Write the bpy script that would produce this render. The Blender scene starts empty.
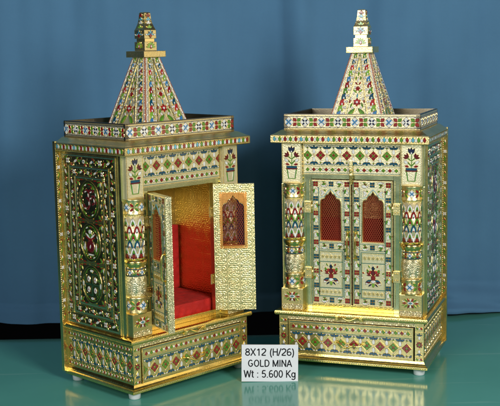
import bpy, bmesh, math, random
from math import sin, cos, pi, radians, atan2, hypot
from mathutils import Matrix, Vector
random.seed(7)
S = 0.01                                   # everything below is written in centimetres
SC = bpy.context.scene
COL = SC.collection

# ------------------------------------------------------------------ camera, world, lights, exposure
cam_d = bpy.data.cameras.new('camera'); cam = bpy.data.objects.new('camera', cam_d); COL.objects.link(cam)
SC.camera = cam
cam_d.sensor_width = 36; cam_d.lens = 36 * 1100 / 500; cam_d.clip_start = .05; cam_d.clip_end = 100
PITCH, ROLL = .142, -.019
cp, sp_ = cos(PITCH), sin(PITCH)
fw = Vector((0, cp, -sp_)); up = Vector((0, sp_, cp)); rt = Vector((1, 0, 0))
r2 = rt * cos(ROLL) + up * sin(ROLL); u2 = up * cos(ROLL) - rt * sin(ROLL)
mw = Matrix((r2, u2, -fw)).transposed().to_4x4(); mw.translation = Vector((0, -174.253, 59.889)) * S
cam.matrix_world = mw

W = bpy.data.worlds.new('World'); SC.world = W; W.use_nodes = True
bg = W.node_tree.nodes['Background']; bg.inputs[0].default_value = (.75, .9, 1, 1); bg.inputs[1].default_value = .012

def area(name, loc, target, sx, sy, power, col=(1, 1, 1)):
    d = bpy.data.lights.new(name, 'AREA'); d.shape = 'RECTANGLE'; d.size = sx * S; d.size_y = sy * S
    d.energy = power; d.color = col
    o = bpy.data.objects.new(name, d); COL.objects.link(o)
    o.location = Vector(loc) * S
    o.rotation_euler = (Vector(target) - Vector(loc)).to_track_quat('-Z', 'Y').to_euler()
    return o
area('right_softbox', (100, -160, 104), (2, 28, 30), 55, 55, 36, (1, .97, .92))
area('left_softbox', (-95, -150, 92), (14, 30, 30), 80, 80, 17, (1, .98, .95))
area('side_softbox', (205, -12, 62), (-10, 24, 30), 90, 90, 3.6, (1, .86, .62))  # added warm fill to brighten the open cabinet's front, no known lamp
area('top_softbox', (0, -10, 190), (0, 45, 45), 120, 40, 1.0, (.93, .97, 1))
SC.view_settings.view_transform = 'Standard'; SC.view_settings.look = 'None'
SC.view_settings.exposure = 0; SC.view_settings.gamma = 1
SC.render.engine = 'CYCLES'
try:
    SC.cycles.max_bounces = 8; SC.cycles.glossy_bounces = 5; SC.cycles.sample_clamp_indirect = 4
except Exception: pass

# ------------------------------------------------------------------ materials
class N:
    """tiny helper for node trees"""
    def __init__(s, name):
        s.m = bpy.data.materials.new(name); s.m.use_nodes = True; s.t = s.m.node_tree
        s.b = s.t.nodes['Principled BSDF']
    def node(s, kind, **kw):
        n = s.t.nodes.new(kind)
        for k, v in kw.items(): setattr(n, k, v)
        return n
    def put(s, sock, v):
        if isinstance(v, bpy.types.NodeSocket): s.t.links.new(v, sock)
        else: sock.default_value = v
    def M(s, op, a, b=0.0, c=0.0):
        n = s.node('ShaderNodeMath', operation=op)
        s.put(n.inputs[0], a); s.put(n.inputs[1], b); s.put(n.inputs[2], c)
        return n.outputs[0]
    def set(s, **kw):
        for k, v in kw.items():
            s.put(s.b.inputs[k.replace('_', ' ')], v)
        return s
    def uv(s):
        n = s.node('ShaderNodeUVMap'); x = s.node('ShaderNodeSeparateXYZ'); s.t.links.new(n.outputs[0], x.inputs[0])
        return n.outputs[0], x.outputs[0], x.outputs[1]
    def obj(s):
        return s.node('ShaderNodeTexCoord').outputs['Object']
    def noise(s, vec, scale, detail=3.0, rough=.5):
        n = s.node('ShaderNodeTexNoise'); s.put(n.inputs['Vector'], vec)
        n.inputs['Scale'].default_value = scale; n.inputs['Detail'].default_value = detail; n.inputs['Roughness'].default_value = rough
        return n.outputs['Fac']
    def voro(s, vec, scale, feature='F1'):
        n = s.node('ShaderNodeTexVoronoi', feature=feature); s.put(n.inputs['Vector'], vec); n.inputs['Scale'].default_value = scale
        return n.outputs['Distance']
    def ramp(s, f, stops):
        n = s.node('ShaderNodeValToRGB'); s.put(n.inputs[0], f)
        e = n.color_ramp.elements
        while len(e) < len(stops): e.new(.5)
        for i, (p, c) in enumerate(stops): e[i].position = p; e[i].color = (*c, 1) if len(c) == 3 else c
        return n.outputs[0]
    def bump(s, h, strength, dist=.0004):
        n = s.node('ShaderNodeBump'); n.inputs['Strength'].default_value = strength; n.inputs['Distance'].default_value = dist
        s.put(n.inputs['Height'], h); s.t.links.new(n.outputs[0], s.b.inputs['Normal'])
        return s

MATS = {}
def metal(name, c1, c2, rough, grain=.35, gscale=5.0):
    """gold sheet: colour varies slightly with tarnish, fine hammered grain. UVs are in centimetres"""
    n = N(name); vec, u, v = n.uv(); ob = n.obj()
    col = n.ramp(n.noise(ob, 18, 5), [(.3, c1), (.7, c2)])
    rg = n.M('MULTIPLY_ADD', n.noise(ob, 60, 4), .16, rough - .08)
    n.set(Base_Color=col, Metallic=1.0, Roughness=rg)
    h = n.M('MULTIPLY_ADD', n.voro(ob, gscale * 100), .6, n.noise(ob, gscale * 70, 2))
    n.bump(h, grain); MATS[name] = n.m
metal('gold_sheet', (.82, .65, .27), (.92, .77, .38), .26, .2)
metal('gold_bright', (.86, .62, .16), (.93, .72, .26), .22, .35, 4)
metal('gold_pale', (.81, .67, .31), (.90, .78, .44), .31, .55, 4.5)
metal('gold_white', (.78, .70, .42), (.86, .79, .54), .36, .7, 5)
MATS['gold_white'].node_tree.nodes['Principled BSDF'].inputs['Metallic'].default_value = .66
metal('gold_green', (.60, .64, .36), (.68, .70, .42), .25, .08)  # green reflection of the table put into the gold colour
metal('gold_grain', (.82, .64, .26), (.92, .77, .40), .33, .7, 4)
metal('copper_trim', (.80, .34, .07), (.88, .46, .14), .42, .6)
MATS['copper_trim'].node_tree.nodes['Principled BSDF'].inputs['Metallic'].default_value = .7
metal('dark_foil', (.13, .11, .055), (.24, .20, .10), .36, .6, 4)
metal('gold_wire', (.62, .46, .16), (.72, .56, .24), .3, .2)
metal('dark_edge', (.16, .14, .10), (.24, .21, .15), .35, .2)

def embossed(name, P, c1, c2, rough, k=1.0):
    n = N(name); vec, u, v = n.uv(); ob = n.obj()
    a = n.M('SUBTRACT', n.M('FRACT', n.M('DIVIDE', u, P)), .5); b = n.M('SUBTRACT', n.M('FRACT', n.M('DIVIDE', v, P)), .5)
    r = n.M('SQRT', n.M('ADD', n.M('MULTIPLY', a, a), n.M('MULTIPLY', b, b)))
    th = n.M('ARCTAN2', b, a)
    wave = n.M('SINE', n.M('ADD', n.M('MULTIPLY', r, 38), n.M('MULTIPLY', n.M('COSINE', n.M('MULTIPLY', th, 4)), 2.2)))
    lob = n.M('COSINE', n.M('ADD', n.M('MULTIPLY', th, 8), n.M('MULTIPLY', r, 9)))
    edge = n.M('MAXIMUM', n.M('ABSOLUTE', a), n.M('ABSOLUTE', b))
    ridge = n.M('MULTIPLY', n.M('GREATER_THAN', edge, .462), 2.0)
    inner = n.M('MULTIPLY', n.M('LESS_THAN', edge, .452), n.M('ADD', wave, n.M('MULTIPLY', lob, .6)))
    h = n.M('ADD', n.M('ADD', n.M('MULTIPLY', inner, .42), ridge), n.M('ADD', n.M('MULTIPLY', n.noise(ob, 620, 2), 1.5), n.M('MULTIPLY', n.noise(ob, 40, 2), 1.2)))
    col = n.ramp(n.noise(ob, 22, 4), [(.3, c1), (.7, c2)])
    n.set(Base_Color=col, Metallic=1.0, Roughness=rough); n.bump(h, k, .0007); MATS[name] = n.m
embossed('gold_embossed', 2.3, (.84, .70, .32), (.92, .80, .44), .36, .7)
embossed('gold_lining', 2.4, (.80, .58, .18), (.88, .68, .28), .28, .42)
embossed('gold_chased', 1.1, (.86, .74, .42), (.93, .84, .56), .3, .8)

def enamel(name, c, coat=.8):
    n = N(name); ob = n.obj(); f = n.noise(ob, 140, 3)
    d = tuple(x * .72 for x in c)
    n.set(Base_Color=n.ramp(f, [(.32, d), (.65, c)]), Roughness=.22, Coat_Weight=coat, Coat_Roughness=.08)
    n.bump(n.noise(ob, 500, 2), .25); MATS[name] = n.m
enamel('rust', (.40, .12, .06)); enamel('white', (.80, .80, .76)); enamel('red', (.27, .012, .016)); enamel('bright_red', (.48, .03, .03))
enamel('green', (.10, .28, .025)); enamel('lime', (.22, .46, .05)); enamel('teal', (.008, .085, .15))
enamel('blue', (.05, .22, .46)); enamel('navy', (.008, .02, .06)); enamel('maroon', (.13, .008, .012))
enamel('dark_green', (.018, .06, .022)); enamel('sky', (.12, .42, .55)); enamel('aqua_line', (.06, .19, .15)); enamel('black_enamel', (.012, .014, .012))

n = N('red_velvet'); ob = n.obj()
h = n.M('ADD', n.noise(ob, 900, 2), n.M('MULTIPLY', n.voro(ob, 75), 2.5))
n.set(Base_Color=n.ramp(n.voro(ob, 75), [(.2, (.64, .014, .010)), (.6, (.50, .008, .006))]), Roughness=.7, Sheen_Weight=.08, Sheen_Tint=(1, .3, .25, 1)); n.bump(h, .8, .0012); MATS['red_velvet'] = n.m
n = N('red_wire'); n.set(Base_Color=(.33, .05, .02, 1), Metallic=.5, Roughness=.4); MATS['red_wire'] = n.m
n = N('white_rubber'); n.set(Base_Color=(.74, .76, .78, 1), Roughness=.35, Subsurface_Weight=.3, Subsurface_Radius=(.004, .004, .004), Coat_Weight=.3); MATS['white_rubber'] = n.m
n = N('dark_gap'); n.set(Base_Color=(.012, .01, .008, 1), Roughness=.8); MATS['dark_gap'] = n.m
n = N('card_white'); ob = n.obj(); n.set(Base_Color=n.ramp(n.noise(ob, 30, 3), [(.3, (.72, .74, .78)), (.7, (.77, .79, .83))]), Roughness=.3, Coat_Weight=.2); MATS['card_white'] = n.m
n = N('ink_black'); n.set(Base_Color=(.012, .012, .016, 1), Roughness=.4); MATS['ink_black'] = n.m

# blue backdrop cloth
n = N('blue_cloth'); vec, u, v = n.uv(); ob = n.obj()
wu = n.M('SINE', n.M('MULTIPLY', u, 26)); wv = n.M('SINE', n.M('MULTIPLY', v, 26))
n.set(Base_Color=n.ramp(n.noise(ob, 5, 6, .6), [(.25, (.053, .155, .282)), (.75, (.066, .186, .328))]), Roughness=.85, Sheen_Weight=.15)
hh = n.M('ADD', n.M('MULTIPLY', n.M('ADD', wu, wv), .07), n.M('MULTIPLY', n.noise(ob, 14, 5), 3.0))
n.bump(hh, .35, .0012); MATS['blue_cloth'] = n.m

# glossy teal table top
n = N('teal_table'); ob = n.obj()
mp = n.node('ShaderNodeMapping'); n.put(mp.inputs[0], ob); mp.inputs['Rotation'].default_value = (0, 0, radians(-66)); mp.inputs['Scale'].default_value = (1, 26, 1)
streak = n.noise(mp.outputs[0], 2.2, 5, .6)
base = n.ramp(n.noise(ob, 4, 4), [(.3, (.075, .300, .245)), (.7, (.094, .348, .290))])
mix = n.node('ShaderNodeMix', data_type='RGBA'); n.put(mix.inputs[0], n.M('MULTIPLY', n.M('GREATER_THAN', streak, .65), .22)); n.put(mix.inputs[6], base); mix.inputs[7].default_value = (.28, .50, .42, 1)
n.set(Base_Color=mix.outputs[2], Roughness=n.M('MULTIPLY_ADD', n.noise(ob, 8, 4), .12, .085), IOR=1.5, Specular_IOR_Level=.4)
n.bump(n.M('ADD', n.noise(ob, 9, 2), n.M('MULTIPLY', n.noise(ob, 120, 2), .06)), .10, .001); MATS['teal_table'] = n.m

# ------------------------------------------------------------------ mesh builder
ENAMELS = {'white', 'red', 'bright_red', 'green', 'lime', 'teal', 'blue', 'navy', 'maroon', 'sky'}
JIT = random.Random(11)
class MB:
    wire = True
    def __init__(s): s.v = []; s.f = []; s.mi = []; s.sm = []; s.mats = []
    def m(s, name):
        if name not in s.mats: s.mats.append(name)
        return s.mats.index(name)
    def add(s, vs, fs, mat, smooth=False):
        o = len(s.v); s.v += [tuple(p) for p in vs]; k = s.m(mat)
        for f in fs: s.f.append([i + o for i in f]); s.mi.append(k); s.sm.append(smooth)
    def box(s, x0, x1, y0, y1, z0, z1, mat, ch=.06):
        bm = bmesh.new(); bmesh.ops.create_cube(bm, size=1)
        for w in bm.verts: w.co = Vector(((x0 + x1) / 2 + w.co.x * (x1 - x0), (y0 + y1) / 2 + w.co.y * (y1 - y0), (z0 + z1) / 2 + w.co.z * (z1 - z0)))
        if ch: bmesh.ops.bevel(bm, geom=bm.edges[:], offset=ch, segments=2, profile=.7, affect='EDGES')
        bm.verts.index_update()
        s.add([w.co[:] for w in bm.verts], [[w.index for w in f.verts] for f in bm.faces], mat); bm.free()
    def lathe(s, cx, cy, prof, mat, n=36, cap=True):
        vs = []; fs = []
        for r, z in prof:
            for i in range(n):
                t = 2 * pi * i / n; vs.append((cx + r * cos(t), cy + r * sin(t), z))
        for j in range(len(prof) - 1):
            for i in range(n):
                a = j * n + i; b = j * n + (i + 1) % n; fs.append([a, b, b + n, a + n])
        if cap: fs.append(list(range(n))[::-1]); fs.append([(len(prof) - 1) * n + i for i in range(n)])
        s.add(vs, fs, mat, True)
    def frustum(s, a, za, b, zb, mat, cy=0.0):
        """square (hx,hy) at za to (hx,hy) at zb"""
        vs = [(sx * h[0], cy + sy * h[1], z) for h, z in ((a, za), (b, zb)) for sx, sy in ((-1, -1), (1, -1), (1, 1), (-1, 1))]
        s.add(vs, [[3, 2, 1, 0], [4, 5, 6, 7]] + [[i, (i + 1) % 4, 4 + (i + 1) % 4, 4 + i] for i in range(4)], mat)
    def ring_profile(s, prof, mat):
        """closed rectangular moulding: prof = list of ((x0,x1,y0,y1), z)"""
        vs = []
        for (x0, x1, y0, y1), z in prof: vs += [(x0, y0, z), (x1, y0, z), (x1, y1, z), (x0, y1, z)]
        fs = [[3, 2, 1, 0]]
        for j in range(len(prof) - 1):
            for i in range(4): fs.append([j * 4 + i, j * 4 + (i + 1) % 4, j * 4 + 4 + (i + 1) % 4, j * 4 + 4 + i])
        e = (len(prof) - 1) * 4; fs.append([e, e + 1, e + 2, e + 3])
        s.add(vs, fs, mat)
    def tube(s, pts, r, mat, n=8):
        vs = []; fs = []; P = [Vector(p) for p in pts]
        for i, p in enumerate(P):
            d = (P[min(i + 1, len(P) - 1)] - P[max(i - 1, 0)]).normalized()
            a = d.orthogonal().normalized() if i == 0 else (a - d * a.dot(d)).normalized()
            b = d.cross(a)
            rr = r[i] if isinstance(r, (list, tuple)) else r
            for k in range(n): vs.append(p + a * rr * cos(2 * pi * k / n) + b * rr * sin(2 * pi * k / n))
        for i in range(len(P) - 1):
            for k in range(n): fs.append([i * n + k, i * n + (k + 1) % n, i * n + n + (k + 1) % n, i * n + n + k])
        fs.append(list(range(n))[::-1]); fs.append([(len(P) - 1) * n + k for k in range(n)])
        s.add([w[:] for w in vs], fs, mat, True)
    def prism(s, pts, y0, y1, mat):
        """polygon in x,z pushed from y0 to y1"""
        n = len(pts); vs = [(x, y0, z) for x, z in pts] + [(x, y1, z) for x, z in pts]
        s.add(vs, [list(range(n)), list(range(n, 2 * n))[::-1]] + [[i, n + i, n + (i + 1) % n, (i + 1) % n] for i in range(n)], mat)
    # ---- enamel and relief laid on a surface: fr(u,v,h) -> point
    def patch(s, fr, pts, mat, h=.05, clip=None):
        if clip: pts = clip_poly(pts, *clip)
        if len(pts) < 3: return
        A = sum(pts[i][0] * pts[(i + 1) % len(pts)][1] - pts[(i + 1) % len(pts)][0] * pts[i][1] for i in range(len(pts)))
        if abs(A) < 1e-5: return
        if A < 0: pts = pts[::-1]
        n = len(pts); cx = sum(p[0] for p in pts) / n; cy = sum(p[1] for p in pts) / n
        if mat in ENAMELS: h += JIT.random() * .016      # no two pieces lie in one plane
        if mat in ENAMELS and s.wire:
            # raised gold wire that holds the enamel
            sz = max(.05, max(hypot(u - cx, v - cy) for u, v in pts)); ko = 1 + .055 / sz; ki = 1 - .02 / sz
            R = [[fr(cx + (u - cx) * f, cy + (v - cy) * f, hh) for u, v in pts] for f, hh in ((ko, -.01), (1.0, h * .55 + .035), (ki, h * .3))]
            s.add(R[0] + R[1] + R[2], [[j * n + i, j * n + (i + 1) % n, j * n + n + (i + 1) % n, j * n + n + i] for j in (0, 1) for i in range(n)], 'gold_wire')
        k = .84
        vs = [fr(u, v, -.01) for u, v in pts] + [fr(cx + (u - cx) * k, cy + (v - cy) * k, h) for u, v in pts]
        s.add(vs, [[i, (i + 1) % n, n + (i + 1) % n, n + i] for i in range(n)] + [list(range(n, 2 * n))], mat)
    def strip(s, fr, pts, w, mat, h=.05, close=False):
        """raised wire along a polyline"""
        P = [Vector(p) for p in pts]; m = len(P); L = []
        for i in range(m):
            a = P[(i - 1) % m] if close or i > 0 else P[i]; b = P[(i + 1) % m] if close or i < m - 1 else P[i]
            d = (b - a)
            if d.length < 1e-9: d = Vector((1, 0))
            d.normalize(); L.append(Vector((-d.y, d.x)) * w / 2)
        vs = []
        for p, q in zip(P, L):
            for t, hh in ((-1, -.01), (-.6, h), (.6, h), (1, -.01)): vs.append(fr(p.x + q.x * t, p.y + q.y * t, hh))
        fs = []
        for i in range(m if close else m - 1):
            j = (i + 1) % m
            for k in range(3): fs.append([i * 4 + k, i * 4 + k + 1, j * 4 + k + 1, j * 4 + k][::-1])
        s.add(vs, fs, mat)
    def beads(s, fr, p0, p1, pitch, r, mat, h=.07):
        a = Vector(p0); b = Vector(p1); L = (b - a).length; n = max(1, int(L / pitch))
        vs = []; fs = []
        for i in range(n):
            c = a + (b - a) * ((i + .5) / n); o = len(vs)
            for k in range(6): vs.append(fr(c.x + r * cos(k * pi / 3), c.y + r * sin(k * pi / 3), -.01))
            vs.append(fr(c.x, c.y, h))
            fs += [[o + k, o + (k + 1) % 6, o + 6] for k in range(6)]
        s.add(vs, fs, mat, True)
    def mesh(s, name):
        me = bpy.data.meshes.new(name)
        me.from_pydata([(x * S, y * S, z * S) for x, y, z in s.v], [], s.f)
        for k in s.mats: me.materials.append(MATS[k])
        me.polygons.foreach_set('material_index', s.mi); me.polygons.foreach_set('use_smooth', s.sm)
        uv = me.uv_layers.new(name='UVMap').data
        for p in me.polygons:
            nx, ny, nz = (abs(c) for c in p.normal)
            for li in p.loop_indices:
                x, y, z = s.v[me.loops[li].vertex_index]
                uv[li].uv = (x, y) if nz > max(nx, ny) else ((y, z) if nx > ny else (x, z))
        me.update(); return me

def clip_poly(pts, u0, u1, v0=-1e9, v1=1e9):
    for ax, lim, sg in ((0, u0, 1), (0, u1, -1), (1, v0, 1), (1, v1, -1)):
        out = []
        for i in range(len(pts)):
            a, b = pts[i], pts[(i + 1) % len(pts)]
            da, db = (a[ax] - lim) * sg, (b[ax] - lim) * sg
            if da >= 0: out.append(a)
            if da * db < 0:
                t = da / (da - db); out.append((a[0] + (b[0] - a[0]) * t, a[1] + (b[1] - a[1]) * t))
        pts = out
        if len(pts) < 3: return []
    return pts

def flat(o, U, V):
    o = Vector(o); U = Vector(U); V = Vector(V); Nn = U.cross(V).normalized()
    return lambda u, v, h: tuple(o + U * u + V * v + Nn * h)
def round_(cx, cy, rf):
    def f(u, v, h):
        r = (rf(v) if callable(rf) else rf); t = u / r
        return (cx + (r + h) * sin(t), cy - (r + h) * cos(t), v)
    return f
front = lambda y: flat((0, y, 0), (1, 0, 0), (0, 0, 1))

# ---- 2D shapes
def petal(cx, cy, ang, L, w):
    a = radians(ang); c, s_ = cos(a), sin(a); P = []
    for t, k in ((0, 0), (.15, .55), (.4, 1), (.65, .9), (.88, .45), (1, 0)): P.append((t * L, k * w / 2))
    P += [(x, -y) for x, y in P[-2:0:-1]]
    return [(cx + x * c - y * s_, cy + x * s_ + y * c) for x, y in P]
def lozenge(cx, cy, rx, ry): return [(cx + rx, cy), (cx, cy + ry), (cx - rx, cy), (cx, cy - ry)]
def disc(cx, cy, rx, ry=None, n=10):
    ry = ry or rx; return [(cx + rx * cos(2 * pi * i / n), cy + ry * sin(2 * pi * i / n)) for i in range(n)]
def rect(u0, u1, v0, v1): return [(u0, v0), (u1, v0), (u1, v1), (u0, v1)]

# ---- repeating enamel borders
def diamond_row(mb, fr, u0, u1, vc, H, first, pitch=2.44, k0=0, wire='gold_pale'):
    """red and green diamonds in gold lozenges with white drops and teal crowns between"""
    cl = (u0, u1); k = 0; c = first
    while c < u1 + pitch:
        a, b = (('red', 'green'), ('green', 'red'))[(k + k0) % 2]
        q = pitch * .17
        for dx, dy in ((0, 1), (0, -1), (1, 0), (-1, 0)):
            mb.patch(fr, lozenge(c + dx * q * 1.12, vc + dy * q * 1.12, q * .98, q * .98), a, .07, cl)
            mb.patch(fr, lozenge(c + dx * q * 2.5, vc + dy * q * 2.5, q * .34, q * .34), 'white', .07, cl)
        mb.patch(fr, lozenge(c, vc, q * .6, q * .6), b, .1, cl)
        if u0 < c - pitch * .5 and c + pitch * .5 < u1:
            mb.strip(fr, lozenge(c, vc, pitch * .47, H * .335), .12, wire, .045, True)
        m = c + pitch / 2
        for sg in (1, -1):
            mb.patch(fr, disc(m, vc + sg * H * .215, pitch * .125, H * .155, 8), 'white', .07, cl)
            e = vc + sg * H * .36
            mb.patch(fr, petal(m, e - sg * .1, 90 * sg, H * .20, pitch * .2), 'teal', .06, cl)
            for t in (1, -1):
                mb.patch(fr, petal(m + t * .05 * pitch, e - sg * .02, 90 * sg - t * sg * 60, pitch * .32, H * .125), 'teal', .06, cl)
            for t in (1, -1): mb.patch(fr, petal(c + t * pitch * .02, vc + sg * H * .455, 90 - t * 90, pitch * .17, H * .085), 'white', .05, cl)
            mb.patch(fr, lozenge(c, vc + sg * H * .40, pitch * .06, H * .05), 'green', .05, cl)
        mb.patch(fr, disc(m, vc, pitch * .05, H * .05), 'gold_bright', .08, cl)
        c += pitch; k += 1
def bead_row(mb, fr, u0, u1, vc, H, pitch=1.1, cols=('red', 'green')):
    n = int((u1 - u0) / pitch); p = (u1 - u0) / n
    for i in range(n):
        c = u0 + p * (i + .5)
        mb.patch(fr, lozenge(c, vc, p * .30, H * .42), cols[i % len(cols)], .06)
        mb.patch(fr, petal(c + p * .28, vc, 0, p * .44, H * .56), 'white', .06) if i < n - 1 else None
def framed(mb, fr, u0, u1, v0, v1, w=.16, mat='gold_sheet', h=.1):
    mb.strip(fr, [(u0, v0), (u1, v0)], w, mat, h); mb.strip(fr, [(u0, v1), (u1, v1)], w, mat, h)
    mb.strip(fr, [(u0, v0), (u0, v1)], w, mat, h * .9); mb.strip(fr, [(u1, v0), (u1, v1)], w, mat, h * .9)
def flower_row(mb, fr, u0, u1, vc, H, pitch=2.95, phase=0.0):
    n = max(1, round((u1 - u0) / pitch)); p = (u1 - u0) / n; cl = (u0 + .05, u1 - .05)
    for i in range(n + 1):
        c = u0 + p * (i + phase)
        if c - p * .2 > u1: break
        for a in range(4):
            mb.patch(fr, petal(c, vc, 90 * a + 0, H * .46, H * .42), 'white', .07, cl)
        cc = ('blue', 'navy')[i % 2]
        for a in range(4): mb.patch(fr, petal(c, vc, 90 * a + 45, H * .36, H * .20), cc, .08, cl)
        mb.patch(fr, disc(c, vc, H * .10), 'white' if i % 2 else 'blue', .11, cl)
        m = c + p / 2
        for sx in (1, -1):
            for sy in (1, -1):
                mb.patch(fr, petal(m + sx * p * .02, vc + sy * H * .05, 90 - sx * 48 if sy > 0 else -90 + sx * 48, p * .29, H * .30), ('red', 'green')[(i + (sx > 0)) % 2], .07, cl)
        mb.patch(fr, lozenge(m, vc + H * .36, p * .075, H * .11), 'white', .06, cl); mb.patch(fr, lozenge(m, vc - H * .36, p * .075, H * .11), 'white', .06, cl)
def drop_row(mb, fr, u0, u1, vc, H, pitch=1.0):
    cols = ('sky', 'green', 'red', 'green', 'red'); n = int((u1 - u0) / pitch); p = (u1 - u0) / n
    for i in range(n):
        c = u0 + p * (i + .5)
        mb.patch(fr, petal(c, vc + H * .46, -90, H * .92, p * .56), cols[i % 5], .07)
        if i < n - 1:
            mb.patch(fr, petal(c + p / 2, vc - H * .46, 90, H * .80, p * .52), 'white', .06)
def vine_band(mb, fr, pts0, pts1, w, seed, dense=1.0, ov='white'):
    """band of scrolling leaves between two points: white ovals, green and red leaves"""
    rnd = random.Random(seed); a = Vector(pts0); b = Vector(pts1); L = (b - a).length; d = (b - a) / L; q = Vector((-d.y, d.x))
    ang = math.degrees(atan2(d.y, d.x)); step = w * 1.75 / dense; n = max(2, int(L / step)); st = L / n
    for i in range(n * 3):
        c = a + d * (L * (i + .5) / (n * 3)); mb.patch(fr, petal(c.x, c.y, ang + (-1) ** i * 62, w * .55, w * .17), 'gold_sheet', .05)
    for i in range(n):
        c = a + d * (st * (i + .5)); sg = 1 if i % 2 else -1
        kind = i % 4
        if kind == 0:
            for t in (45, 135, 225, 315): mb.patch(fr, petal(c.x, c.y, ang + t, w * .52, w * .4), ov, .07)
            mb.patch(fr, disc(c.x, c.y, w * .12), 'red', .1)
        elif kind == 2: mb.patch(fr, disc(c.x, c.y, w * .34, w * .34, 8), ov, .08); mb.patch(fr, disc(c.x, c.y, w * .13), 'navy', .1)
        else: mb.patch(fr, petal(c.x - d.x * w * .5 - q.x * w * .2 * sg, c.y - d.y * w * .5 - q.y * w * .2 * sg, ang + 24 * sg, w * 1.05, w * .42), ov, .07)
        for t, col, ln in ((-.55, 'green', .75), (.5, 'red' if i % 2 else 'bright_red', .7), (.1, 'green' if i % 3 else 'teal', .6), (-.25, 'dark_green', .7), (.75, 'green', .6), (-.8, 'maroon', .6)):
            e = c + d * st * t * .62 + q * w * (.26 * sg * (1 if t > 0 else -1))
            mb.patch(fr, petal(e.x, e.y, ang + rnd.choice((-40, 35, 150, 215)), w * ln, w * .30), col, .06)

# ------------------------------------------------------------------ object helpers
def link(name, me, parent=None, loc=(0, 0, 0), rz=0.0):
    o = bpy.data.objects.new(name, me); COL.objects.link(o)
    o.location = Vector(loc) * S; o.rotation_euler = (0, 0, rz)
    if parent: o.parent = parent
    return o
def tag(o, label, cat, group=None):
    o['label'] = label; o['category'] = cat
    if group: o['group'] = group
    return o

# ------------------------------------------------------------------ setting: table and backdrop
mb = MB(); zt = .45; rows = [(-150, zt), (37.5, zt), (44, zt - .05), (47, zt - .2), (49.5, zt - .5), (51.5, zt - 1.0), (52.6, zt - 1.7), (53, zt - 2.6), (53, -3.2)]  # back rows roll down, shaped so the table shades off towards the gap
vs = []; fs = []
for y, z in rows: vs += [(-150, y + (.7 if y > 0 else 0), z), (13, y, z)]
for j in range(len(rows) - 1): fs.append([j * 2, j * 2 + 1, j * 2 + 3, j * 2 + 2])
mb.add(vs, fs, 'teal_table', True)
vs = [(13, -150, zt), (150, -150, zt), (150, 96, zt), (13, 96, zt), (13, 96, -3.2), (13, 37.5, -3.2), (150, 96, -3.2), (150, -150, -3.2), (-150, -150, -3.2), (-150, -150, zt), (13, 37.5, zt)]
mb.add(vs, [[0, 1, 2, 3, 10], [10, 3, 4, 5], [1, 7, 6, 2], [9, 8, 7, 1, 0], [2, 6, 4, 3]], 'teal_table')
tag(link('table', mb.mesh('table')), 'glossy teal green table top that both gold cabinets stand on', 'table')

n = N('dark_floor'); n.set(Base_Color=(.02, .02, .022, 1), Roughness=.8); MATS['dark_floor'] = n.m
mb = MB(); mb.add([(-600, -600, -76), (600, -600, -76), (600, 600, -76), (-600, 600, -76)], [[0, 1, 2, 3]], 'dark_floor')
link('floor', mb.mesh('floor'))['kind'] = 'structure'  # near-black floor added so the gap under the cloth looks dark
def cloth():
    mb = MB(); nx, nz = 330, 120; vs = []; rnd = random.Random(3)
    def sm(a, b, x):
        t = max(0, min(1, (x - a) / (b - a))); return t * t * (3 - 2 * t)
    for j in range(nz + 1):
        for i in range(nx + 1):
            x = -150 + 300 * i / nx; t = j / nz
            lift = .45 + .9 * (1 - sm(14, 34, x))                 # the left part hangs just clear of the table
            z = lift + .25 + (135 - lift) * t ** 1.5
            y = 62.5 + .075 * x
            # soft hanging folds, strongest low down, one sharp pleat near the middle
            y += 1.3 * sin(x * .085 + .6 + z * .006) + .75 * sin(x * .21 + 1.7 + z * .014) + .34 * sin(x * .53 + .02 * z) + .16 * sin(x * 1.1 - z * .03)
            xp = 8.2 - (z - 60) * .02
            y += -2.2 * math.exp(-((x - xp - 3.4) / 3.6) ** 2) * sm(xp - 1.2, xp + .8, x) + 1.1 * math.exp(-((x - xp + 2.0) / 3.0) ** 2)
            y += -1.2 * math.exp(-((x + 36 - (z - 50) * .25) / 6) ** 2) + 1.0 * math.exp(-((x - 47 + z * .06) / 5) ** 2)
            right = sm(14, 40, x)
            # pooled folds on the right
            lowb = 1 - sm(0, 9, z)
            y += right * (-5.2 * lowb ** 2 + 1.5 * lowb * sin(z * 1.1 + x * .12) + .7 * lowb * sin(x * .33 + z * .7))
            z += right * lowb * (.7 + .7 * sin(x * .16 + 1))* (1 if j else .4)
            # hem band on the left
            hb = (1 - right) * (1 - sm(4.6, 5.2, z)); y -= (.75 + .22 * (5 - z)) * hb
            vs.append((x, y, z))
    fs = [[j * (nx + 1) + i, j * (nx + 1) + i + 1, (j + 1) * (nx + 1) + i + 1, (j + 1) * (nx + 1) + i] for j in range(nz) for i in range(nx)]
    mb.add(vs, fs, 'blue_cloth', True)
    return mb.mesh('backdrop_cloth')
bd = tag(link('backdrop_cloth', cloth()), 'plain blue cloth hung in soft folds behind the cabinets', 'backdrop')
sol = bd.modifiers.new('thickness', 'SOLIDIFY'); sol.thickness = .0015; sol.offset = 1

# ------------------------------------------------------------------ temple cabinet parts (built once, shared by both cabinets)
BX, DB, FY = 13.45, 8.58, -8.3             # body half width, half depth, front sheet

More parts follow.
